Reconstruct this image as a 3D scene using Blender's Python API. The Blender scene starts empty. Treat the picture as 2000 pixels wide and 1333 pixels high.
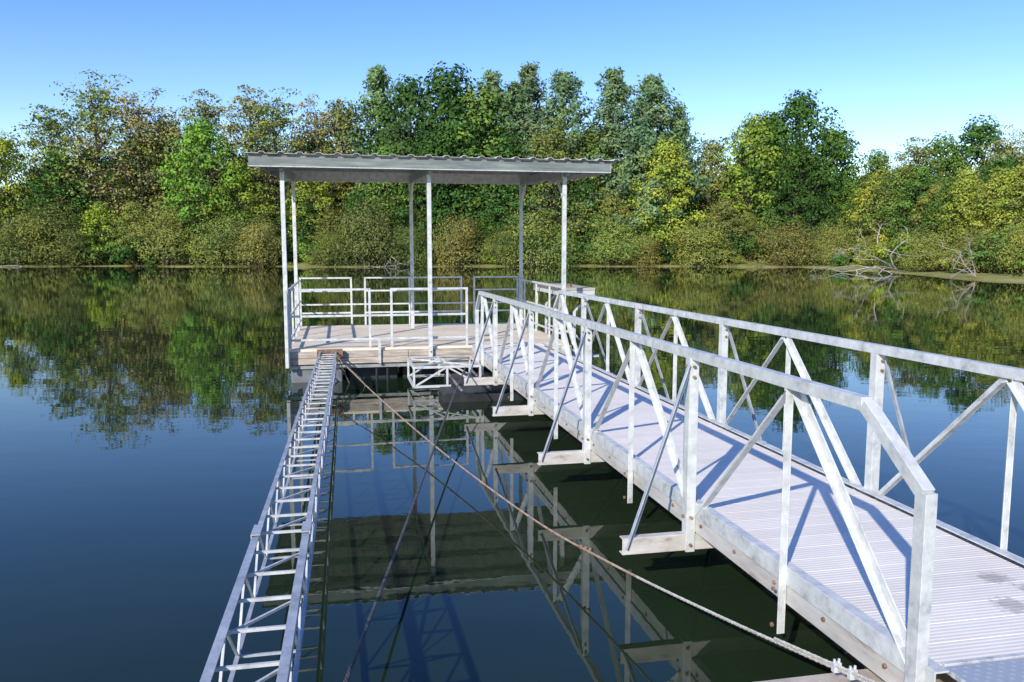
import bpy, math, random
import numpy as np
from mathutils import Vector, Matrix, noise

scene = bpy.context.scene
YAW = math.radians(11.8)
R = math.radians

# ------------------------------------------------------------------ materials
def newmat(name):
    m = bpy.data.materials.new(name); m.use_nodes = True
    nt = m.node_tree; nt.nodes.clear()
    out = nt.nodes.new('ShaderNodeOutputMaterial')
    return m, nt, out
def N(nt, t, **kw):
    n = nt.nodes.new(t)
    for k, v in kw.items():
        if hasattr(n, k): setattr(n, k, v)
        else: n.inputs[k.replace('_', ' ')].default_value = v
    return n
def ramp(nt, fac, stops):
    r = nt.nodes.new('ShaderNodeValToRGB')
    cr = r.color_ramp
    while len(cr.elements) < len(stops): cr.elements.new(0.5)
    for e, (p, c) in zip(cr.elements, stops):
        e.position = p; e.color = (c[0], c[1], c[2], 1)
    nt.links.new(fac, r.inputs[0]); return r
def noise_tex(nt, vec, scale, detail=4, rough=.6):
    n = nt.nodes.new('ShaderNodeTexNoise'); n.inputs['Scale'].default_value = scale
    n.inputs['Detail'].default_value = detail; n.inputs['Roughness'].default_value = rough
    if vec is not None: nt.links.new(vec, n.inputs['Vector'])
    return n
def mapping(nt, vec, scale):
    m = nt.nodes.new('ShaderNodeMapping'); m.inputs['Scale'].default_value = scale
    nt.links.new(vec, m.inputs['Vector']); return m.outputs[0]
def simple(name, stops, scale=6, rough=.6, metal=0., bump=.0, bscale=40, stretch=None):
    m, nt, out = newmat(name)
    tc = nt.nodes.new('ShaderNodeTexCoord'); v = tc.outputs['Object']
    if stretch: v = mapping(nt, v, stretch)
    n = noise_tex(nt, v, scale, 6, .65)
    r = ramp(nt, n.outputs['Fac'], stops)
    p = nt.nodes.new('ShaderNodeBsdfPrincipled')
    p.inputs['Roughness'].default_value = rough; p.inputs['Metallic'].default_value = metal
    nt.links.new(r.outputs[0], p.inputs['Base Color'])
    if bump:
        n2 = noise_tex(nt, v, bscale, 4)
        b = nt.nodes.new('ShaderNodeBump'); b.inputs['Strength'].default_value = bump
        b.inputs['Distance'].default_value = .01
        nt.links.new(n2.outputs['Fac'], b.inputs['Height']); nt.links.new(b.outputs[0], p.inputs['Normal'])
    nt.links.new(p.outputs[0], out.inputs[0]); return m

M_steel = simple('galvanised_steel', [(.3,(.36,.37,.37)),(.42,(.54,.55,.54)),(.56,(.65,.66,.64)),(.7,(.75,.76,.74))], 11, .5, .1, .15, 60)
M_truss = simple('truss_steel', [(.3,(.26,.29,.32)),(.5,(.40,.43,.47)),(.7,(.54,.57,.60))], 9, .5, .1, .15, 60)
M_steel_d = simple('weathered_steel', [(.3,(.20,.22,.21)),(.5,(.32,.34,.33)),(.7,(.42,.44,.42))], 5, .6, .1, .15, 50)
M_fascia = simple('shaded_fascia', [(.3,(.11,.13,.12)),(.5,(.19,.21,.20)),(.7,(.30,.32,.30))], 3, .6, .1, .1, 50, (.6,1,6))  # steel grey set darker, with the fascia's shade put into the colour
M_rust = simple('rusty_steel', [(.3,(.10,.055,.035)),(.6,(.28,.17,.11)),(.75,(.40,.33,.27))], 14, .8, 0, .3, 60)
M_stain = simple('stained_channel', [(.30,(.26,.20,.15)),(.42,(.50,.46,.41)),(.68,(.64,.62,.59))], 5, .65, .05, .2, 40, (1,.5,3))
M_black = simple('black_float_plastic', [(.3,(.012,.013,.014)),(.7,(.04,.042,.045))], 3, .5, 0, .2, 20)
M_greyfl = simple('grey_float', [(.3,(.10,.11,.12)),(.7,(.22,.23,.24))], 3, .6, 0, .2, 20)
M_cable = simple('steel_cable', [(.3,(.34,.32,.28)),(.7,(.60,.57,.52))], 30, .6, .1, .4, 120)
M_cable_d = simple('dark_cable', [(.3,(.05,.045,.045)),(.7,(.14,.13,.13))], 30, .6, .2, .4, 120)
M_cable_r = simple('rusty_cable', [(.3,(.22,.13,.08)),(.7,(.48,.37,.28))], 12, .7, 0, .4, 120)
M_conc = simple('concrete', [(.3,(.34,.29,.23)),(.7,(.60,.54,.46))], 7, .9, 0, .4, 50)
M_wood = simple('weathered_wood', [(.3,(.25,.20,.16)),(.5,(.46,.39,.32)),(.7,(.62,.55,.47))], 4, .85, 0, .4, 30, (1,8,9))
M_dead = simple('bleached_wood', [(.3,(.34,.29,.25)),(.7,(.58,.53,.47))], 3, .9)
M_bark = simple('bark', [(.3,(.045,.035,.025)),(.7,(.14,.115,.09))], 3, .95)

def deck_mat(name, c0, c1, rib, stains):
    m, nt, out = newmat(name)
    tc = nt.nodes.new('ShaderNodeTexCoord'); v = tc.outputs['Object']
    n = noise_tex(nt, v, 2.2, 6, .7)
    base = ramp(nt, n.outputs['Fac'], [(.3, c0), (.7, c1)])
    sep = nt.nodes.new('ShaderNodeSeparateXYZ'); nt.links.new(v, sep.inputs[0])
    mul = N(nt, 'ShaderNodeMath', operation='MULTIPLY'); nt.links.new(sep.outputs['Y'], mul.inputs[0]); mul.inputs[1].default_value = 2*math.pi/rib
    sn = N(nt, 'ShaderNodeMath', operation='SINE'); nt.links.new(mul.outputs[0], sn.inputs[0])
    mr = nt.nodes.new('ShaderNodeMapRange'); nt.links.new(sn.outputs[0], mr.inputs[0])
    mr.inputs[1].default_value = -1; mr.inputs[2].default_value = -.4
    mr.inputs[3].default_value = .84; mr.inputs[4].default_value = 1
    mx = N(nt, 'ShaderNodeMix', data_type='RGBA', blend_type='MULTIPLY'); mx.inputs[0].default_value = 1
    nt.links.new(base.outputs[0], mx.inputs[6]); nt.links.new(mr.outputs[0], mx.inputs[7])
    col = mx.outputs[2]
    gi = nt.nodes.new('ShaderNodeNewGeometry')
    mr3 = nt.nodes.new('ShaderNodeMapRange'); nt.links.new(gi.outputs['Random Per Island'], mr3.inputs[0])
    mr3.inputs[3].default_value = .93; mr3.inputs[4].default_value = 1.02
    mx3 = N(nt, 'ShaderNodeMix', data_type='RGBA', blend_type='MULTIPLY'); mx3.inputs[0].default_value = 1
    nt.links.new(col, mx3.inputs[6]); nt.links.new(mr3.outputs[0], mx3.inputs[7]); col = mx3.outputs[2]
    if stains:
        for (sx, sy, rad) in stains:
            d = N(nt, 'ShaderNodeVectorMath', operation='DISTANCE')
            nt.links.new(v, d.inputs[0]); d.inputs[1].default_value = (sx, sy, .55)
            nn = noise_tex(nt, v, 26, 2)
            ad = N(nt, 'ShaderNodeMath', operation='MULTIPLY_ADD'); nt.links.new(nn.outputs['Fac'], ad.inputs[0]); ad.inputs[1].default_value = .16
            nt.links.new(d.outputs['Value'], ad.inputs[2])
            m4 = nt.nodes.new('ShaderNodeMapRange'); nt.links.new(ad.outputs[0], m4.inputs[0])
            m4.inputs[1].default_value = rad; m4.inputs[2].default_value = rad+.05
            m4.inputs[3].default_value = .6; m4.inputs[4].default_value = 1
            mm = N(nt, 'ShaderNodeMix', data_type='RGBA', blend_type='MULTIPLY'); mm.inputs[0].default_value = 1
            nt.links.new(col, mm.inputs[6]); nt.links.new(m4.outputs[0], mm.inputs[7]); col = mm.outputs[2]
    p = nt.nodes.new('ShaderNodeBsdfPrincipled'); p.inputs['Roughness'].default_value = .75
    nt.links.new(col, p.inputs['Base Color'])
    b = nt.nodes.new('ShaderNodeBump'); b.inputs['Strength'].default_value = .2; b.inputs['Distance'].default_value = .003
    nt.links.new(sn.outputs[0], b.inputs['Height']); nt.links.new(b.outputs[0], p.inputs['Normal'])
    nt.links.new(p.outputs[0], out.inputs[0]); return m
M_deck = deck_mat('ribbed_deck', (.84,.76,.66), (.96,.89,.79), .025, [(2.95,3.15,.12),(2.80,2.88,.13),(3.0,3.02,.10)])
M_dock = deck_mat('dock_boards', (.68,.57,.43), (.88,.77,.61), .14, None)

def plate_mat():
    m, nt, out = newmat('diamond_plate')
    tc = nt.nodes.new('ShaderNodeTexCoord'); v = tc.outputs['Object']
    mp = nt.nodes.new('ShaderNodeMapping'); mp.inputs['Rotation'].default_value = (0,0,R(45)); mp.inputs['Scale'].default_value=(28,28,28)
    nt.links.new(v, mp.inputs[0])
    ch = nt.nodes.new('ShaderNodeTexVoronoi'); ch.inputs['Scale'].default_value = 1; ch.inputs['Randomness'].default_value = 0
    nt.links.new(mp.outputs[0], ch.inputs['Vector'])
    p = nt.nodes.new('ShaderNodeBsdfPrincipled'); p.inputs['Roughness'].default_value=.4; p.inputs['Metallic'].default_value=.3
    r = ramp(nt, ch.outputs['Distance'], [(.2,(.72,.74,.75)),(.45,(.45,.47,.49))]); nt.links.new(r.outputs[0], p.inputs['Base Color'])
    b = nt.nodes.new('ShaderNodeBump'); b.invert=True; b.inputs['Strength'].default_value=.6; b.inputs['Distance'].default_value=.004
    nt.links.new(ch.outputs['Distance'], b.inputs['Height']); nt.links.new(b.outputs[0], p.inputs['Normal'])
    nt.links.new(p.outputs[0], out.inputs[0]); return m
M_plate = plate_mat()

def leaf_mat():
    m, nt, out = newmat('foliage')
    oi = nt.nodes.new('ShaderNodeObjectInfo'); gi = nt.nodes.new('ShaderNodeNewGeometry')
    r = ramp(nt, gi.outputs['Random Per Island'], [(0,(.65,.68,.65)),(.5,(1,1,1)),(1,(1.35,1.3,1.05))])
    mx = N(nt,'ShaderNodeMix',data_type='RGBA',blend_type='MULTIPLY'); mx.inputs[0].default_value=1
    nt.links.new(oi.outputs['Color'], mx.inputs[6]); nt.links.new(r.outputs[0], mx.inputs[7])
    n = noise_tex(nt, gi.outputs['Position'], .33, 3)
    r2 = ramp(nt, n.outputs['Fac'], [(.3,(.58,.76,.80)),(.5,(1,1,1)),(.7,(1.25,1.15,.9))])
    mx2 = N(nt,'ShaderNodeMix',data_type='RGBA',blend_type='MULTIPLY'); mx2.inputs[0].default_value=1
    nt.links.new(mx.outputs[2], mx2.inputs[6]); nt.links.new(r2.outputs[0], mx2.inputs[7])
    d = nt.nodes.new('ShaderNodeBsdfDiffuse'); t = nt.nodes.new('ShaderNodeBsdfTranslucent')
    nt.links.new(mx2.outputs[2], d.inputs[0]); nt.links.new(mx2.outputs[2], t.inputs[0])
    ms = nt.nodes.new('ShaderNodeMixShader'); ms.inputs[0].default_value=.12
    nt.links.new(d.outputs[0], ms.inputs[1]); nt.links.new(t.outputs[0], ms.inputs[2])
    nt.links.new(ms.outputs[0], out.inputs[0]); return m
M_leaf = leaf_mat()

def water_mat():
    m, nt, out = newmat('lake_water')
    tc = nt.nodes.new('ShaderNodeTexCoord'); v = tc.outputs['Object']
    p = nt.nodes.new('ShaderNodeBsdfPrincipled')
    p.inputs['Roughness'].default_value=.0; p.inputs['IOR'].default_value=1.37
    n0 = noise_tex(nt, v, .25, 3)
    r = ramp(nt, n0.outputs['Fac'], [(.35,(.010,.022,.011)),(.65,(.018,.031,.013))]); nt.links.new(r.outputs[0], p.inputs['Base Color'])
    n1 = noise_tex(nt, mapping(nt, v, (.8,1.6,1)), 1.3, 2, .5)
    n2 = noise_tex(nt, mapping(nt, v, (1,2.2,1)), 6, 2, .5)
    ad = N(nt,'ShaderNodeMath',operation='MULTIPLY_ADD'); nt.links.new(n2.outputs['Fac'], ad.inputs[0]); ad.inputs[1].default_value=.10; nt.links.new(n1.outputs['Fac'], ad.inputs[2])
    b = nt.nodes.new('ShaderNodeBump'); b.inputs['Strength'].default_value=1; b.inputs['Distance'].default_value=.0014
    nt.links.new(ad.outputs[0], b.inputs['Height']); nt.links.new(b.outputs[0], p.inputs['Normal'])
    nt.links.new(p.outputs[0], out.inputs[0]); return m
M_water = water_mat()

def ground_mat():
    m, nt, out = newmat('bank_ground')
    gi = nt.nodes.new('ShaderNodeNewGeometry')
    n = noise_tex(nt, gi.outputs['Position'], .5, 6, .7)
    r = ramp(nt, n.outputs['Fac'], [(.3,(.12,.13,.035)),(.5,(.27,.27,.07)),(.7,(.38,.33,.14))])
    p = nt.nodes.new('ShaderNodeBsdfPrincipled'); p.inputs['Roughness'].default_value=1
    nt.links.new(r.outputs[0], p.inputs['Base Color']); nt.links.new(p.outputs[0], out.inputs[0]); return m
M_ground = ground_mat()

# ------------------------------------------------------------------ mesh builder
class MB:
    def __init__(s): s.v=[]; s.f=[]; s.m=[]; s.mats=[]
    def mi(s, mat):
        if mat not in s.mats: s.mats.append(mat)
        return s.mats.index(mat)
    def prism(s, ring0, ring1, mat):
        n=len(ring0); b=len(s.v); i=s.mi(mat)
        s.v += [tuple(p) for p in ring0]+[tuple(p) for p in ring1]
        for k in range(n):
            s.f.append((b+k, b+(k+1)%n, b+n+(k+1)%n, b+n+k)); s.m.append(i)
        s.f.append(tuple(b+k for k in reversed(range(n)))); s.m.append(i)
        s.f.append(tuple(b+n+k for k in range(n))); s.m.append(i)
    def beam(s, p0, p1, w, h, mat, prof='box', ref=(0,0,1), th=.008, flip=1):
        p0=Vector(p0); p1=Vector(p1); d=(p1-p0).normalized(); rf=Vector(ref)
        if abs(d.dot(rf))>.98: rf=Vector((0,1,0))
        sd=d.cross(rf).normalized(); up=sd.cross(d).normalized()
        a,b=w/2,h/2
        if prof=='box': rs=[(-a,a,-b,b)]
        elif prof=='angle': rs=[(-a,a,b-th,b),(a-th,a,-b,b-th)] if flip>0 else [(-a,a,b-th,b),(-a,-a+th,-b,b-th)]
        elif prof=='channel':
            if flip>0: rs=[(a-th,a,-b,b),(-a,a-th,b-th,b),(-a,a-th,-b,-b+th)]
            else: rs=[(-a,-a+th,-b,b),(-a+th,a,b-th,b),(-a+th,a,-b,-b+th)]
        for (x0,x1,y0,y1) in rs:
            c=[(x0,y0),(x1,y0),(x1,y1),(x0,y1)]
            s.prism([p0+sd*x+up*y for x,y in c],[p1+sd*x+up*y for x,y in c],mat)
    def box(s, lo, hi, mat):
        x0,y0,z0=lo; x1,y1,z1=hi
        s.prism([(x0,y0,z0),(x1,y0,z0),(x1,y1,z0),(x0,y1,z0)],[(x0,y0,z1),(x1,y0,z1),(x1,y1,z1),(x0,y1,z1)],mat)
    def tube(s, pts, rad, mat, n=6):
        pts=[Vector(p) for p in pts]; i=s.mi(mat); b=len(s.v); L=len(pts)
        if not hasattr(rad,'__len__'): rad=[rad]*L
        for k,p in enumerate(pts):
            d=(pts[min(k+1,L-1)]-pts[max(k-1,0)]).normalized()
            rf=Vector((0,0,1)) if abs(d.z)<.9 else Vector((1,0,0))
            sd=d.cross(rf).normalized(); up=sd.cross(d)
            for j in range(n):
                a=2*math.pi*j/n
                s.v.append(tuple(p+(sd*math.cos(a)+up*math.sin(a))*rad[k]))
        for k in range(L-1):
            for j in range(n):
                s.f.append((b+k*n+j,b+k*n+(j+1)%n,b+(k+1)*n+(j+1)%n,b+(k+1)*n+j)); s.m.append(i)
        s.f.append(tuple(b+(L-1)*n+j for j in range(n))); s.m.append(i)
        s.f.append(tuple(b+j for j in reversed(range(n)))); s.m.append(i)
    def bolt(s, p, d, r, mat):
        p=Vector(p); d=Vector(d); s.tube([p,p+d],r,mat,6)
    def mesh(s, name):
        me=bpy.data.meshes.new(name); me.from_pydata(s.v,[],s.f)
        for m in s.mats: me.materials.append(m)
        me.polygons.foreach_set('material_index', s.m); me.update(); return me
    def obj(s, name, parent=None, bevel=0, yaw=True):
        o=bpy.data.objects.new(name,s.mesh(name)); scene.collection.objects.link(o)
        if parent: o.parent=parent
        elif yaw: o.rotation_euler=(0,0,YAW)
        if bevel:
            md=o.modifiers.new('bevel','BEVEL'); md.width=bevel; md.segments=1; md.limit_method='ANGLE'
        return o
def empty(name, yaw=True):
    e=bpy.data.objects.new(name,None); scene.collection.objects.link(e)
    if yaw: e.rotation_euler=(0,0,YAW)
    return e

# ------------------------------------------------------------------ gangway (local s,t,z)
gang=empty('gangway')
def zd(t): return .575-.0045*(t-2.3)
def zr(t): return 1.485-.006*(t-2.5)
SL,SR=2.06,3.22
pl=MB(); t=2.5
while t<12.95:
    z=zd(t); pl.box((SL+.045,t,z-.03),(SR-.045,t+.147,z),M_deck); t+=.15
pl.obj('deck_planks',gang,.0015)
st=MB()
for s_,fl in ((SL,1),(SR,-1)):
    st.beam((s_+.012*fl,2.42,zd(2.42)-.022),(s_+.012*fl,12.9,zd(12.9)-.022),.06,.085,M_steel,'channel',flip=-1 if fl>0 else 1,th=.007)
    st.beam((s_+.020*fl,2.43,zd(2.43)-.115),(s_+.020*fl,12.89,zd(12.89)-.115),.05,.098,M_stain,'channel',flip=-1 if fl>0 else 1,th=.007)
    tt=2.7
    while tt<12.8:
        st.bolt((s_-.004*fl,tt,zd(tt)-.10),(-.012*fl,0,0),.011,M_rust); tt+=.42
st.obj('side_stringers',gang,.0015)
cr=MB()
mains=[4.5,6.6,8.7,10.8]; apex=[3.45,5.55,7.65,9.75,11.85]
for tm in mains:
    z=zd(tm)-.225
    cr.beam((1.60,tm,z),(3.68,tm,z),.06,.10,M_stain,'channel',th=.008)
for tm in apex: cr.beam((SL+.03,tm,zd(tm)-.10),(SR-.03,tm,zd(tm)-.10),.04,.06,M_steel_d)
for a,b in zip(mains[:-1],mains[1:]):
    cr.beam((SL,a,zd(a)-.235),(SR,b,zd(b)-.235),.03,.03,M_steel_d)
cr.obj('cross_beams',gang,.002)
for s_,fl,nm in ((SL,1,'left'),(SR,-1,'right')):
    tr=MB(); so=s_-.03*fl
    te=12.0
    tr.beam((so,2.86,zr(2.86)),(so,te,zr(te)),.05,.055,M_steel)
    for sgn,t0,t1 in ((1,2.86,2.5),(-1,te,te+.32)):
        z1=zr(t0)-.26
        tr.beam((so,t0,zr(t0)-.001),(so,t1,z1),.049,.054,M_steel)
        tr.beam((so,t1,z1+.01),(so,t1,zd(t1)-.20),.06,.048,M_steel,ref=(1,0,0))
    for tm in mains:
        tr.beam((so-.004*fl,tm,zr(tm)-.02),(so-.004*fl,tm,zd(tm)-.285),.07,.055,M_steel,'channel',ref=(1,0,0),th=.007)
        for zz in (zr(tm)-.07,zr(tm)-.13,zd(tm)-.07,zd(tm)-.24):
            tr.bolt((so-.034*fl,tm+.0,zz),(-.014*fl,0,0),.011,M_rust)
            tr.bolt((so-.008*fl,tm-.03,zz),(0,-.02,0),.010,M_rust)
        xo=s_-.43*fl
        tr.beam((xo,tm-.04,zd(tm)-.24),(so-.03*fl,tm-.04,zr(tm)-.06),.03,.03,M_truss,'angle',ref=(0,1,0),th=.006)
    for ta in apex:
        tr.beam((so,ta,zr(ta)-.02),(so,ta,zd(ta)-.31),.046,.04,M_steel,'angle',ref=(1,0,0),th=.006)
        tr.bolt((so-.03*fl,ta,zd(ta)-.27),(-.012*fl,0,0),.012,M_rust)
        tr.bolt((so-.03*fl,ta,zd(ta)-.09),(-.012*fl,0,0),.010,M_rust)
        for dt in (-1,1):
            tb=ta+dt*1.0
            if tb>12.4: tb=12.3
            tb=max(tb,2.53)
            tr.beam((so+.018*fl*1.5,ta+dt*.03,zr(ta)-.03),(so+.018*fl*1.5,tb,zd(tb)-.04),.045,.04,M_steel,'angle',ref=(1,0,0),th=.006,flip=dt)
    tr.obj(nm+'_truss_railing',gang,.0015)
pt=MB()
pt.box((SL+.06,1.2,.563),(SR-.06,2.47,.583),M_plate)
pt.beam((SL+.07,2.485,.578),(SR-.07,2.485,.578),.02,.02,M_steel)
pt.obj('hinge_plate',gang,.002)
cb=MB(); cb.box((1.58,-1.5,-.8),(3.6,2.92,.35),M_conc); cb.obj('concrete_footing',None,.02)

# ------------------------------------------------------------------ dock
dock=empty('covered_boat_dock')
DL,DR,DF,DB=-.78,3.70,13.1,17.0; ZD=.52
dk=MB(); t=DF
while t<DB-.05:
    dk.box((DL,t,ZD-.04),(DR,t+.136,ZD),M_dock); t+=.14
dk.obj('deck_boards',dock,.002)
fr=MB()
for k,(z0,z1) in enumerate(((.385,.478),(.285,.380))):
    fr.box((DL+.0,DF-.045-.004*k,z0),(1.05,DF-.003,z1),M_wood); fr.box((1.056,DF-.045-.004*k,z0),(DR,DF-.003,z1),M_wood)
    fr.box((DL-.045,DF,z0),(DL-.003,DB,z1),M_wood); fr.box((DR+.003,DF,z0),(DR+.045,DB,z1),M_wood)
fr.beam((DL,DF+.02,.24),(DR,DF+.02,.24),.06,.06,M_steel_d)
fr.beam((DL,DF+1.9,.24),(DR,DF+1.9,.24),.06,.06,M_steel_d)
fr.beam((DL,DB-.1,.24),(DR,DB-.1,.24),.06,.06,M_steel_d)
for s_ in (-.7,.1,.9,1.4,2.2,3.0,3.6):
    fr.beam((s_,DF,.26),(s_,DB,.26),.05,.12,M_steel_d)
fr.obj('frame',dock,.003)
fl=MB()
fl.box((-.76,DF+.02,-.25),(.02,DF+1.2,.205),M_greyfl)
for a,b in ((.12,.9),(.98,1.9),(2.0,2.9),(3.0,3.65)):
    fl.box((a,DF+.25,-.25),(b,DF+1.2,.205),M_black)
for a,b in ((-.76,.5),(.6,2.0),(2.1,3.6)):
    fl.box((a,DB-1.3,-.25),(b,DB-.1,.205),M_black)
for s_ in (.55,.72,1.25,1.5):
    fl.beam((s_,DF-.02,.2),(s_,DF-.02,-.2),.04,.03,M_black)
fl.obj('floats',dock,.03)
po=MB(); PS=(-.80,1.40,3.58)
for s_ in PS:
    po.beam((s_,DF-.085,.25),(s_,DF-.085,3.28),.065,.065,M_steel,ref=(0,1,0))
    po.beam((s_,16.25,.3),(s_,16.25,3.38),.065,.065,M_steel,ref=(0,1,0))
    for zz in (.33,.45): po.bolt((s_,DF-.118,zz),(0,-.015,0),.012,M_rust)
po.beam((-.80-.0,DF-.2,.26),(-.80,DF-.2,1.44),.05,.05,M_steel,ref=(0,1,0))
po.obj('posts',dock,.004)
rf=MB()
F0,F1=12.72,16.75; RL,RR=-1.25,4.26
def rz(t): return 3.45+.03*(t-F0)
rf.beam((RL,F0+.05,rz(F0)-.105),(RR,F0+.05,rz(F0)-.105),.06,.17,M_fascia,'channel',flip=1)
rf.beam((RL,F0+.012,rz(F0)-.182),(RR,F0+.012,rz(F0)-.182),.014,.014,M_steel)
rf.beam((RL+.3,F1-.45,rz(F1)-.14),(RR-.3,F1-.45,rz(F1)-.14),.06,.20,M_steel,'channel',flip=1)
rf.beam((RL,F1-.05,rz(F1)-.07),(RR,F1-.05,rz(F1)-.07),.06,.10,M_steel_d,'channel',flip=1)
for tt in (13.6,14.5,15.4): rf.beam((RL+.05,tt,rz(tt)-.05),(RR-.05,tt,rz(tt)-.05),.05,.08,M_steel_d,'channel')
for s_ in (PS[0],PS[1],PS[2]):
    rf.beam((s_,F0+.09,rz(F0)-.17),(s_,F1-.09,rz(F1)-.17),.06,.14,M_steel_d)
    for tt,dr in ((DF-.08,1),(16.25,-1)):
        rf.beam((s_,tt+dr*.02,rz(tt)-.62),(s_,tt+dr*.42,rz(tt)-.25),.035,.035,M_steel)
for s_ in (RL+.02,RR-.02):
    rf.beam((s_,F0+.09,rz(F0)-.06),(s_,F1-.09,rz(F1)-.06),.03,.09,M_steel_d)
rf.beam((RR+.006,F0+.02,rz(F0)-.10),(RR+.006,F1-.02,rz(F1)-.10),.008,.17,M_steel)
rf.obj('roof_frame',dock,.003)
sh=MB(); prof=[]; s_=RL-.03
while s_<RR-.1:
    prof+= [(s_,0),(s_+.17,0),(s_+.195,.026),(s_+.245,.026)]; s_+=.27
prof.append((s_,0))
def ring(t): 
    return [(x,t,rz(t)+z) for x,z in prof]
b=len(sh.v); n=len(prof); i=sh.mi(M_steel)
for tt in (F0-.04,F1+.04): sh.v+=ring(tt)
for k in range(n-1): sh.f.append((k,k+1,n+k+1,n+k)); sh.m.append(i)
o=sh.obj('corrugated_roof_sheet',dock); md=o.modifiers.new('s','SOLIDIFY'); md.thickness=.006; md.offset=1
rl=MB()
def panel(a,b,t,zs,z0=.53,mid=None):
    w=.034
    for k,z in enumerate(zs): rl.beam((a,t,z),(b,t,z),w-.001*k,w-.001*k,M_steel)
    for s_ in (a,b): rl.beam((s_,t+.002,z0),(s_,t+.002,max(zs)+.017),w+.003,w+.002,M_steel,ref=(0,1,0))
TF=DF+.03
panel(-.76,.46,TF,(.66,1.03,1.44))
panel(.80,2.00,TF,(1.03,1.44),.40)
rl.beam((.46,TF,.66),(2.0,TF,.66),.033,.033,M_steel)
rl.beam((.46,TF,1.03),(.8,TF,1.03),.031,.031,M_steel)
rl.beam((.60,TF-.1,.28),(.60,TF-.1,.67),.04,.04,M_steel,ref=(0,1,0))
panel(-.76,.235,DB-.05,(.78,1.22,1.48)); panel(.51,2.47,DB-.05,(.78,1.22,1.48)); panel(2.74,3.66,DB-.05,(.78,1.22,1.48))
rl.beam((-.76,DB-.05,.95),(3.66,DB-.05,.95),.03,.03,M_steel)
for s_ in (1.4,): rl.beam((s_,DB-.05,.52),(s_,DB-.05,1.48),.03,.03,M_steel,ref=(0,1,0))
for s_ in (-.765,3.62):
    for z in (.66,1.03,1.44): rl.beam((s_,DF+.08,z),(s_,DB-.1,z),.032,.032,M_steel)
    for tt in (14.1,15.1,16.1): rl.beam((s_,tt,.52),(s_,tt,1.43),.03,.03,M_steel,ref=(0,1,0))
rl.obj('railings',dock,.002)

ft=empty('fish_cleaning_table'); tb=MB()
tb.box((3.70,13.6,1.36),(4.30,15.7,1.40),M_conc)
tb.beam((3.70,13.62,1.31),(4.30,13.62,1.31),.03,.09,M_steel); tb.beam((3.70,15.68,1.31),(4.30,15.68,1.31),.03,.09,M_steel)
for s_ in (3.72,4.28): tb.beam((s_,13.64,1.312),(s_,15.66,1.312),.03,.088,M_steel)
for tt in (13.66,15.64):
    tb.beam((4.27,tt,1.28),(3.95,tt,1.0),.035,.035,M_steel); tb.beam((3.95,tt,1.0),(3.95,tt,.2),.045,.045,M_steel,ref=(0,1,0))
    tb.beam((3.76,tt,1.28),(3.76,tt,.3),.045,.045,M_steel,ref=(0,1,0)); tb.beam((3.7,tt,.3),(4.05,tt,.3),.05,.05,M_steel_d)
tb.beam((3.95,13.68,.6),(3.95,15.6,.6),.03,.03,M_steel)
tb.beam((3.76,13.67,.66),(3.95,13.67,.66),.03,.03,M_steel); tb.beam((3.76,13.67,.98),(3.95,13.67,.35),.025,.025,M_steel)
tb.beam((3.95,13.67,.62),(4.3,13.67,.22),.03,.03,M_steel); tb.beam((3.72,13.67,.22),(4.4,13.67,.22),.05,.05,M_steel)
tb.bolt((3.95,14.0,1.40),(0,0,.06),.05,M_rust)
tb.obj('table_frame',ft,.003)

# ------------------------------------------------------------------ small mooring frame + float under gangway end
mf=MB()
x0,x1,y0,y1,z0,z1=1.02,1.98,11.75,12.75,.10,.38
for z in (z0,z1):
    for a,b_ in (((x0,y0),(x1,y0)),((x1,y0),(x1,y1)),((x1,y1),(x0,y1)),((x0,y1),(x0,y0))):
        mf.beam((a[0],a[1],z),(b_[0],b_[1],z),.035,.035,M_steel,'angle')
for x in (x0,x1,.5*(x0+x1)):
    for y in (y0,y1): mf.beam((x,y,z0),(x,y,z1),.03,.03,M_steel,ref=(0,1,0))
for y in (y0,y1):
    mf.beam((x0,y,z0),(1.5,y,z1),.025,.025,M_steel); mf.beam((1.5,y,z1),(x1,y,z0),.025,.025,M_steel)
mf.beam((x0,y0,z1),(x1,y1,z1),.025,.025,M_steel); mf.beam((x0,y1,z1),(x1,y0,z1),.024,.024,M_steel)
mf.obj('mooring_frame',None,.002)
pf=MB(); pf.box((1.35,11.0,-.2),(2.95,11.6,.12),M_black); pf.box((1.55,11.7,-.2),(2.95,12.6,.15),M_black)
for s_ in (1.6,2.0,2.4,2.8): pf.beam((s_,10.95,.16),(s_,12.65,.18),.05,.04,M_greyfl)
pf.obj('pontoon_float',None,.04)

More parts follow.
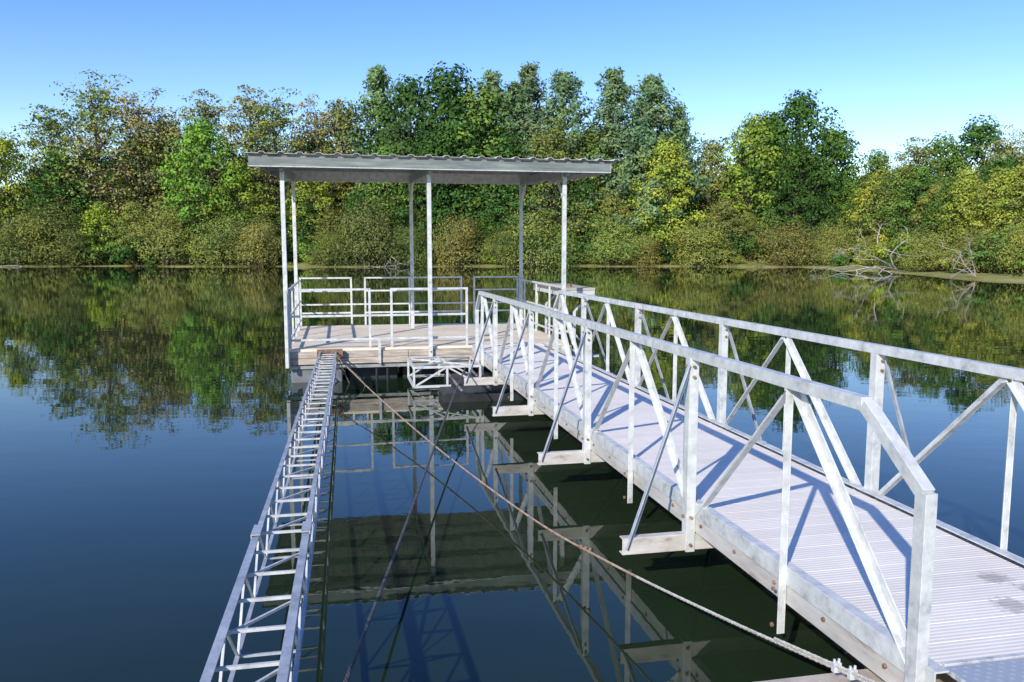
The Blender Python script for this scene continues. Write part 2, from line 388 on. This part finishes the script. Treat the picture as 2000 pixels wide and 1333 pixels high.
# ------------------------------------------------------------------ stand-off truss arm (left)
ta=MB()
T0,T1=1.6,13.0; nseg=40
def tp(t): 
    k=(t-2.7)/10.3
    return (-.322+.13*k, .72-.24*k)
def ch(t,a,b): c,z=tp(t); return Vector((c+a*.118,t,z+b))
dz=-.24
def seg(t0,t1,extra=0):
    for a,b in ((-1,0),(1,0),(-1,dz),(1,dz)):
        w=.026+extra if b==0 else .018+extra
        ta.beam(ch(t0,a,b),ch(t1,a,b),w,w,M_truss,'angle',flip=a,th=.005)
seg(T0,4.1); seg(4.1,T1)
for a in (-1,1): ta.beam(ch(T0,a,.004),ch(4.05,a,.004),.034,.034,M_truss,'angle',flip=a,th=.006)
for k in range(nseg):
    t0=T0+(T1-T0)*k/nseg; t1=T0+(T1-T0)*(k+1)/nseg
    ta.beam(ch(t0,-1,-.008),ch(t0,1,-.008),.012,.012,M_steel)
    if k%2: ta.beam(ch(t0,-1,-.02),ch(t1,1,-.02),.010,.010,M_steel)
    for a in (-1,1):
        ta.beam(ch(t0,a,0 if k%2 else dz),ch(t1,a,dz if k%2 else 0),.010,.010,M_steel)
    if k%2==0: ta.beam(ch(t0,-1,dz),ch(t0,1,dz),.010,.010,M_truss)
for a in (-1,1):
    for tt in (4.02,): ta.beam(ch(tt,a,.012),ch(tt+.16,a,.012),.044,.044,M_truss,'angle',flip=a,th=.006)
ta.box((-.36,12.93,.40),(.03,13.05,.52),M_rust)
ta.obj('standoff_truss',None)

# ------------------------------------------------------------------ cables
def catmull(pts,n=14):
    out=[]; P=[Vector(p) for p in pts]; P=[2*P[0]-P[1]]+P+[2*P[-1]-P[-2]]
    for i in range(1,len(P)-2):
        for k in range(n):
            u=k/n; a,b,c,d=P[i-1],P[i],P[i+1],P[i+2]
            out.append(.5*((2*b)+(c-a)*u+(2*a-5*b+4*c-d)*u*u+(3*b-a-3*c+d)*u**3))
    out.append(P[-2]); return out
def twist(mb,pts,r,mat,mat2=None,step=.02,L=.09):
    D=[0]
    for a,b in zip(pts[:-1],pts[1:]): D.append(D[-1]+(b-a).length)
    n=int(D[-1]/step); arr=np.array([[*p] for p in pts]); q=np.linspace(0,D[-1],n)
    X=np.stack([np.interp(q,D,arr[:,k]) for k in range(3)],1)
    for ph in (0,2.09,4.19):
        P_=[]
        for k in range(n):
            a=q[k]/L*2*math.pi+ph; d=Vector(X[min(k+1,n-1)]-X[max(k-1,0)]).normalized()
            sd=d.cross(Vector((0,0,1))).normalized(); up=sd.cross(d)
            P_.append(Vector(X[k])+(sd*math.cos(a)+up*math.sin(a))*r*.5)
        mb.tube(P_,r*.55,mat,5)
ca=MB()
def cp(l,z): return (-.1+2.05*l,13-10.6*l,z)
pts=catmull([cp(0,.45),cp(.15,.33),cp(.3,.235),cp(.5,.155),cp(.69,.150),cp(.8,.23),cp(.895,.345),cp(1,.50),cp(1.05,.55)])
k=int(len(pts)*.66)
twist(ca,pts[:k+1],.0085,M_cable_r); twist(ca,pts[k:],.0085,M_cable)
p2=[Vector(p)+Vector((-.008,0,.016)) for p in pts if p[1]<3.1]
twist(ca,p2,.008,M_cable)
for tt in (2.70,2.80):
    q=min(pts,key=lambda p:abs(p[1]-tt))
    ca.box((q[0]-.016,q[1]-.010,q[2]-.012),(q[0]+.016,q[1]+.010,q[2]+.026),M_steel)
    for d in (-.010,.010): ca.bolt((q[0]+d,q[1],q[2]+.022),(0,0,.018),.005,M_steel)
q=pts[int(len(pts)*.58)]
for j in range(3): ca.tube([q+Vector((.02*j,-.03*j,-.008)),q+Vector((.02*j+.008,-.03*j,.016))],.010,M_cable_r)
ca.obj('mooring_cable')
c2=MB(); twist(c2,catmull([(1.62,10.8,.5),(1.1,8.6,.37),(.45,5.6,.27),(-.02,3.35,.27),(-.2,2.4,.3)]),.0105,M_cable_d); c2.obj('mooring_cable')
c3=MB(); c3.tube([(-.05,12.9,.42),(.12,12.9,.0),(.3,12.85,-.3)],.012,M_cable_d,6); c3.tube([(-.1,13,.44),(.3,12.6,.1),(.4,12.5,-.1)],.010,M_cable_d,6); c3.obj('mooring_chain')

# ------------------------------------------------------------------ terrain + water
def shore(X,Y):
    n1=1.6*math.sin(X*.13+1)+.9*math.sin(X*.41)+.5*math.sin(X*.9)
    d1=Y-(88+n1)
    d2=X-(30.5+.9*math.sin(Y*.2)+.5*math.sin(Y*.55)+max(0,(60-Y))*-.03)
    d3=(1.2+.3*math.sin(X*1.3))-Y
    return max(d1,d2,d3)
def gz(X,Y):
    d=shore(X,Y)
    if d<0: return max(-2.5,d*.3-.02)
    if Y<20 and X<28: return min(.05+d*.25,.4)
    return min(.06+d*.05,.35)+min(max(0,d-4)*.10,3.2)+.1*noise.noise(Vector((X*.3,Y*.3,0)))
def axis(a,b,st,far):
    l=list(np.arange(a,b+.01,st)); x=a; pre=[]
    s=st
    while x>-far: s*=1.5; x-=s; pre.append(x)
    x=b; s=st; post=[]
    while x<far: s*=1.5; x+=s; post.append(x)
    return pre[::-1]+l+post
xs=axis(-90,70,1.25,900); ys=axis(-6,130,1.25,900)
g=MB(); i=g.mi(M_ground)
for y in ys:
    for x in xs: g.v.append((x,y,gz(x,y)))
nx=len(xs)
for r_ in range(len(ys)-1):
    for c in range(nx-1):
        b=r_*nx+c; g.f.append((b,b+1,b+nx+1,b+nx)); g.m.append(i)
o=g.obj('ground',yaw=False)
for p in o.data.polygons: p.use_smooth=True
w=MB(); w.v=[(-900,-900,0),(900,-900,0),(900,900,0),(-900,900,0)]; w.f=[(0,1,2,3)]; w.m=[w.mi(M_water)]
w.obj('lake_water',yaw=False)

# ------------------------------------------------------------------ trees
def leaves_to_mb(mb, C, Nrm, size, aspect, rng):
    n=len(C)
    rv=rng.normal(size=(n,3)); Nn=Nrm/np.linalg.norm(Nrm,axis=1,keepdims=True)
    U=np.cross(Nn,rv); U/=np.linalg.norm(U,axis=1,keepdims=True)+1e-9
    V=np.cross(Nn,U); sz=size*rng.uniform(.6,1.35,size=(n,1))
    a=C+U*sz*.5; b=C+V*sz*.5*aspect+U*sz*.08; c=C-U*sz*.5; d=C-V*sz*.5*aspect
    vs=np.stack([a,b,c,d],1).reshape(-1,3)
    base=len(mb.v); mb.v+= [tuple(x) for x in vs.tolist()]
    i=mb.mi(M_leaf)
    mb.f+=[(base+4*k,base+4*k+1,base+4*k+2,base+4*k+3) for k in range(n)]
    mb.m+=[i]*n
def rdir(rng,n):
    v=rng.normal(size=(n,3)); return v/np.linalg.norm(v,axis=1,keepdims=True)
def lobe(mb,rng,c,r,n,size,aspect,flat=.75,spread=.45):
    d=rdir(rng,n); keep=d[:,2]>rng.uniform(-1.1,.1,size=n); d=d[keep]; m=len(d)
    ph=rng.uniform(0,6,3)
    bump=1+.22*np.sin(d[:,0]*5+ph[0])*np.sin(d[:,1]*5+ph[1])+.15*np.sin(d[:,2]*8+ph[2])
    rad=(r*bump*rng.uniform(.35,1.08,size=m)**spread)[:,None]
    C=np.array(c)+d*rad*np.array([1,1,flat])
    leaves_to_mb(mb,C,d*1.3+rng.normal(size=(m,3))*.42+np.array([0,0,.3]),size,aspect,rng)
def limb(mb,p0,p1,r0,r1,rng,n=5,sides=5):
    p0=np.array(p0,float);p1=np.array(p1,float); L=np.linalg.norm(p1-p0)
    pts=[];rad=[]
    for k in range(n+1):
        u=k/n; p=p0*(1-u)+p1*u; p=p+rng.normal(size=3)*L*.035*math.sin(math.pi*u); p[2]+=-L*.08*math.sin(math.pi*u)
        pts.append(p); rad.append(r0*(1-u)+r1*u)
    mb.tube([tuple(p) for p in pts],rad,M_bark,sides); return pts
def decid(name,H,Rr,base,nl,lpl,ls,lr,seed,prof='round',asp=.7,twigs=False):
    rng=np.random.default_rng(seed); mb=MB()
    lean=rng.normal(size=2)*.3
    tr=limb(mb,(0,0,-.6),(lean[0],lean[1],H*.8),H*.02,H*.005,rng,8,6)
    ga=rng.uniform(0,6)
    for k in range(nl):
        q=(k+.5)/nl
        if prof=='round': env=math.sin(math.pi*min(1,max(.0,.14+q*.86)))**.6
        elif prof=='oval': env=math.sin(math.pi*(.2+q*.8))**.8
        else: env=.55+.45*math.sin(math.pi*q)
        th=ga+k*2.399; rr=Rr*env*rng.uniform(.45,1.0)*(1-.75*q**4)
        z=H*(base+(1-base)*q)-lr*.6
        c=(lean[0]*q+rr*math.cos(th),lean[1]*q+rr*math.sin(th),z)
        lrk=lr*rng.uniform(.65,1.25)
        z0=max(H*base*.6,z-rr*.9-H*.05); u=min(1,z0/(H*.8)); p0=(lean[0]*u,lean[1]*u,z0)
        lp=limb(mb,p0,c,H*.008,H*.002,rng)
        if twigs:
            for j in range(7):
                a=lp[rng.integers(2,6)]; e=a+rdir(rng,1)[0]*lrk*1.3+np.array([0,0,lrk*.5]); limb(mb,a,e,H*.0025,H*.0008,rng,3,3)
                lobe(mb,rng,e,lrk*.55,int(lpl*.28),ls,asp,.5)
        lobe(mb,rng,c,lrk,lpl,ls,asp)
    return mb.mesh(name)
def pine(name,H,Rr,seed):
    rng=np.random.default_rng(seed); mb=MB(); limb(mb,(0,0,-.6),(rng.normal()*.2,0,H),H*.016,.02,rng,8,6)
    z=H*.12
    while z<H*.97:
        q=(z/H-.12)/.88; nb=rng.integers(5,8); a0=rng.uniform(0,6)
        for j in range(nb):
            th=a0+j*6.283/nb+rng.normal()*.3
            L=Rr*((1-q)**.72*.98+.05)*rng.uniform(.55,1.15)
            up=.2+.7*q+rng.normal()*.15
            d=np.array([math.cos(th),math.sin(th),up]); d/=np.linalg.norm(d)*.9
            e=np.array([0,0,z])+d*L
            limb(mb,(0,0,z),e,H*.003,.015,rng,3,3)
            n=int(28+72*L/Rr)
            u=rng.uniform(.15,1.08,size=n)[:,None]**.65
            C=np.array([0,0,z])+d*L*u+rng.normal(size=(n,3))*np.array([.3,.3,.30])*(.5+.5*L/Rr)
            Nn=rng.normal(size=(n,3))*.5+np.array([0,0,.45])+np.array([d[0],d[1],0])*1.0
            leaves_to_mb(mb,C,Nn,.40,.42,rng)
        z+=H*.034*rng.uniform(.7,1.3)
    for k in range(3): lobe(mb,rng,(rng.normal()*.15,rng.normal()*.15,H*(.94+.025*k)),.4-.08*k,45,.3,.4,1.5)
    return mb.mesh(name)
def shrub(name,H,Rr,nl,lpl,ls,seed,asp=.35,lr=.25):
    rng=np.random.default_rng(seed); mb=MB()
    for k in range(nl):
        th=k*2.399+rng.uniform(0,.4); q=rng.uniform(0,1); rr=Rr*math.sqrt(1-q*q*.8)*rng.uniform(.2,.85)
        c=(rr*math.cos(th),rr*math.sin(th),H*(.15+.65*q)*rng.uniform(.75,1.1)*(1-.25*(rr/Rr)**2))
        limb(mb,(rng.normal()*.2,rng.normal()*.2,-.2),c,.05,.02,rng,4,4)
        lobe(mb,rng,c,H*lr*rng.uniform(.7,1.2),lpl,ls,asp,.9)
    return mb.mesh(name)

P={}
P['dec']=[decid('broadleaf_a',16,4.6,.2,34,330,.33,1.7,1), decid('broadleaf_b',16,4.0,.18,34,300,.32,1.55,2,'oval'), decid('broadleaf_c',16,5.2,.22,38,300,.33,1.6,3),
          decid('broadleaf_d',16,4.8,.25,26,420,.33,2.0,21,'oval')]
P['spa']=[decid('open_tree_a',16,5.4,.3,28,130,.26,1.5,4,'round',.6,True), decid('open_tree_b',16,4.8,.3,26,120,.26,1.5,5,'oval',.6,True), decid('open_tree_c',16,5.8,.35,26,110,.26,1.6,6,'round',.6,True)]
P['pin']=[pine('pine_a',18,5.2,7),pine('pine_b',18,4.5,8),pine('pine_c',18,5.8,9)]
P['wil']=[shrub('willow_a',5,2.6,26,620,.20,10,.35,.29),shrub('willow_b',5,3.0,28,620,.20,11,.35,.29),shrub('willow_c',5,2.3,24,600,.19,12,.35,.30)]
P['bus']=[shrub('bush_a',4,2.8,20,170,.30,13,.7),shrub('bush_b',4,3.2,22,160,.30,14,.7)]
PH={'dec':16.3,'spa':16.6,'pin':18.2,'wil':5.1,'bus':4.1}
random.seed(5)
woods=empty('distant_trees',False)
CB=2.0
def put(kind,x,y,top,col,wide=1.0,var=None,par=None,name=None):
    me=P[kind][random.randrange(len(P[kind])) if var is None else var]
    z=gz(x,y)-.1; s=(top-z)/PH[kind]
    o=bpy.data.objects.new(name or kind,me); scene.collection.objects.link(o)
    o.parent=par or woods; o.location=(x,y,z)
    o.rotation_euler=(random.gauss(0,.02),random.gauss(0,.02),random.uniform(0,6.28))
    w_=wide*s*random.uniform(.9,1.1); o.scale=(w_,w_,s)
    j=[random.uniform(.93,1.08) for _ in range(3)]; br=CB*random.uniform(.8,1.15)
    o.color=(col[0]*j[0]*br,col[1]*j[1]*br,col[2]*j[2]*br,1)
DK=(.034,.072,.019); MD=(.066,.112,.026); YG=(.160,.195,.034); OL=(.120,.136,.038); BR=(.150,.142,.055); PN=(.085,.128,.064); BG=(.095,.160,.030)
feat=[('dec',-64,95,15,OL),('dec',-57.9,96,15.3,YG),('spa',-53,96,18.0,OL),('spa',-47.8,97,21.3,OL),('spa',-43,96,19.8,BR),('dec',-39.4,99,17.9,BR),
('spa',-35.8,97,19.9,BR),('spa',-31,97,20.4,BR),('spa',-26.9,96,19.3,OL),('spa',-22.7,97,18.9,BR),('dec',-19.1,98,19.3,OL),('pin',-15.8,100,22.9,PN),
('dec',-11.9,96,22,DK),('dec',-7.8,96,22.8,DK),('dec',-4.2,95,20.8,MD),('pin',-2.7,99,22.6,PN),('pin',2.4,98,23.2,PN),('pin',6,99,22.2,PN),('pin',0,97,20.8,PN),
('pin',11.9,96,22.4,PN),('pin',16.4,97,21.8,PN),('pin',19.3,98,18.5,PN),('pin',14.3,95,18.4,PN),('dec',9,97,16.4,MD),('dec',23.3,98,14.8,OL),('dec',26.9,96,17.7,YG),
('dec',29.9,97,18.2,MD),('dec',33.1,96,20.3,DK),('dec',36.4,96,16.2,MD),('dec',37.3,86,12.2,MD),('spa',38.2,80,12.4,OL),('dec',41.3,80,13.0,MD),('dec',44.6,80,14.6,DK),
('spa',44.3,75,12.4,BR),('dec',40.6,65,9.9,YG),('dec',36.3,60,8.0,YG),('dec',49,78,13,MD),('dec',46,66,11,YG),
('dec',16.9,91.5,14.3,YG),('dec',-34,93,16.5,BG),('dec',-30,92,12,YG),('dec',-1,93,15,DK),('dec',-9,92,15,DK),('spa',4.5,92,16,OL),('dec',31.5,93.5,14,DK),('dec',-14,93.5,14,MD),('dec',-6,93,17,DK)]
for k,x,y,h,c in feat: put(k,x,y,h,c,{'dec':1.0,'spa':1.1,'pin':1.1}[k])
cx=[-75,-58,-48,-39,-27,-19,-8,2,16,21,24,30,34,38,60]; ch_=[14,14,19,17,18,18,20,20,18,16,13,16,17,14,13]
cols=[DK,DK,MD,MD,DK,OL,OL,YG,OL]
x=-82
while x<62:
    top=float(np.interp(x,cx,ch_))
    put('dec',x+random.uniform(-1,1),103+random.uniform(-2,3),top*random.uniform(.74,.92),random.choice([DK,MD,OL]))
    put('dec',x+random.uniform(-1.5,1.5),98.5+random.uniform(-1,1),top*random.uniform(.62,.86),random.choice(cols),1.1)
    put(random.choice(['dec','dec','spa']),x+random.uniform(-1.5,1.5),94.5+random.uniform(-1,1.5),top*random.uniform(.45,.75),random.choice(cols))
    put('dec',x+random.uniform(-1.5,1.5),92.3+random.uniform(-.8,1),top*random.uniform(.30,.52),random.choice(cols),1.25)
    x+=3.6
y=45
while y<95:
    X0=33
    put('dec',X0+4+random.uniform(-1,1),y,8.2*random.uniform(.8,1.1) if y<75 else 10,random.choice([YG,OL,MD,YG]),1.2)
    put('dec',X0+9+random.uniform(-1,2),y,9.8*random.uniform(.8,1.05),random.choice([YG,OL,MD,DK]),1.1)
    put('dec',X0+17+random.uniform(-1,2),y,11*random.uniform(.8,1.05),random.choice([OL,MD,DK]),1.1)
    put('bus',X0+2+random.uniform(-.8,.8),y+1,random.uniform(2.5,4),random.choice([YG,OL,MD]),1.1)
    put('bus',X0+.6+random.uniform(-.8,.8),y+2,random.uniform(1.2,2.0),random.choice([YG,OL,MD]),1.0)
    y+=3.6
thick=empty('shoreline_shrubs',False)
W1=(.125,.140,.040); W2=(.155,.150,.045); W3=(.145,.180,.045); W4=(.095,.115,.035)
for x,top,c,wd in ((-50.2,7.2,W1,1.1),(-53.5,5.2,W1,.9),(-47.5,5,W1,.9),(-37,6.6,W2,1.25),(-31,6.2,W1,1.1),(-27,5.2,W2,.9),(-19,4.0,W4,1.1),(-15.3,7.4,W4,1.0),(-11,5.2,W4,1),
 (-6,6.4,W2,1.0),(2.4,7.2,W3,1.15),(5.5,5,W3,.9),(11,5.6,W1,1.1),(14,4.0,W2,1.1),(20,5.3,W2,1.3),(28.7,5.1,W2,1.3),(32,5,W1,1),(-58,5,W1,1.1),(-63,6,W1,1.2),(-1,5.2,W4,1)):
    put('wil',x,89.0+1.6*math.sin(x*.13+1),top,c,wd,par=thick)
x=-80
while x<32:
    put('bus',x,92.0+random.uniform(-.6,.8),random.uniform(2.0,4.6),random.choice([MD,OL,DK,BG,DK,DK,DK]),1.1,par=thick)
    put('bus',x+1,90.6+random.uniform(-.5,.4)+1.4*math.sin(x*.13+1),random.uniform(.5,1.2),random.choice([W2,W3,OL,W1]),1.1,par=thick)
    x+=2.3
for y in (94,86,79,66,60,54):
    put('wil',33.4+random.uniform(-.4,1.5),y,random.uniform(3.4,5),random.choice([W1,W2,W3]),1,par=thick)

def branch(mb,p,d,L,r,depth,rng):
    pts=[p];rad=[r];q=np.array(p)
    for k in range(4):
        d=d+rng.normal(size=3)*.16; d=d/np.linalg.norm(d); q=q+d*L/4; pts.append(q.copy()); rad.append(r*(1-.15*(k+1)))
        if depth>0 and k>0:
            nd=d+rng.normal(size=3)*.6; nd/=np.linalg.norm(nd); branch(mb,q.copy(),nd,L*.5,r*.5,depth-1,rng)
    mb.tube([tuple(x) for x in pts],rad,M_dead,4)
def snag(name,x,y,L,r,dirs,seed,flat=1):
    rng=np.random.default_rng(seed); mb=MB()
    for d in dirs: branch(mb,np.array([0,0,.05]),np.array(d,float)/np.linalg.norm(d),L,r,3,rng)
    o=mb.obj(name,yaw=False); o.location=(x,y,max(gz(x,y),0)+.05); o.scale=(1,1,flat); return o
snag('dead_fallen_tree',31.6,68,4.6,.10,[(-1,-.2,.10),(-.8,-.3,.40),(-.5,-.5,.55),(-1,-.1,.25)],3,.75)
snag('dead_fallen_tree',30.2,54,2.4,.05,[(-1,-.3,.25),(-.8,-.1,.55),(-.4,-.2,.8)],4,.8)
snag('dead_fallen_tree',-13.2,86.6,2.4,.07,[(-1,-.3,.3),(1,-.3,.3),(.3,-.5,.5)],6,.8)
snag('dead_fallen_tree',-53,88,1.8,.05,[(-1,-.3,.3),(1,-.3,.2)],9)

# ------------------------------------------------------------------ light, sky, camera
sd=Vector((.78,1.644,-1)).normalized()
L=bpy.data.lights.new('sun','SUN'); L.energy=5; L.angle=R(.53); L.color=(1,.94,.83)
so=bpy.data.objects.new('sun',L); scene.collection.objects.link(so)
so.rotation_euler=sd.to_track_quat('-Z','Y').to_euler()
wd=bpy.data.worlds.new('World'); scene.world=wd; wd.use_nodes=True; nt=wd.node_tree
sky=nt.nodes.new('ShaderNodeTexSky'); sky.sky_type='NISHITA'; sky.sun_disc=False
sky.sun_elevation=math.asin(-sd.z); sky.sun_rotation=math.atan2(-sd.x,-sd.y)
sky.air_density=1.0; sky.dust_density=.05; sky.ozone_density=2.0
hs=nt.nodes.new('ShaderNodeHueSaturation'); hs.inputs['Hue'].default_value=.520; hs.inputs['Saturation'].default_value=1.34; hs.inputs['Value'].default_value=1.40
nt.links.new(sky.outputs[0],hs.inputs['Color'])
bg=nt.nodes['Background']; bg.inputs[1].default_value=.15; nt.links.new(hs.outputs[0],bg.inputs[0])
scene.view_settings.view_transform='Standard'; scene.view_settings.look='None'; scene.view_settings.exposure=0
cam=bpy.data.cameras.new('camera'); cam.sensor_width=36; cam.lens=29.05; cam.clip_end=3000; cam.clip_start=.05
co=bpy.data.objects.new('camera',cam); scene.collection.objects.link(co); co.location=(0,0,2.1); co.rotation_euler=(R(90-6.5),0,0)
scene.camera=co
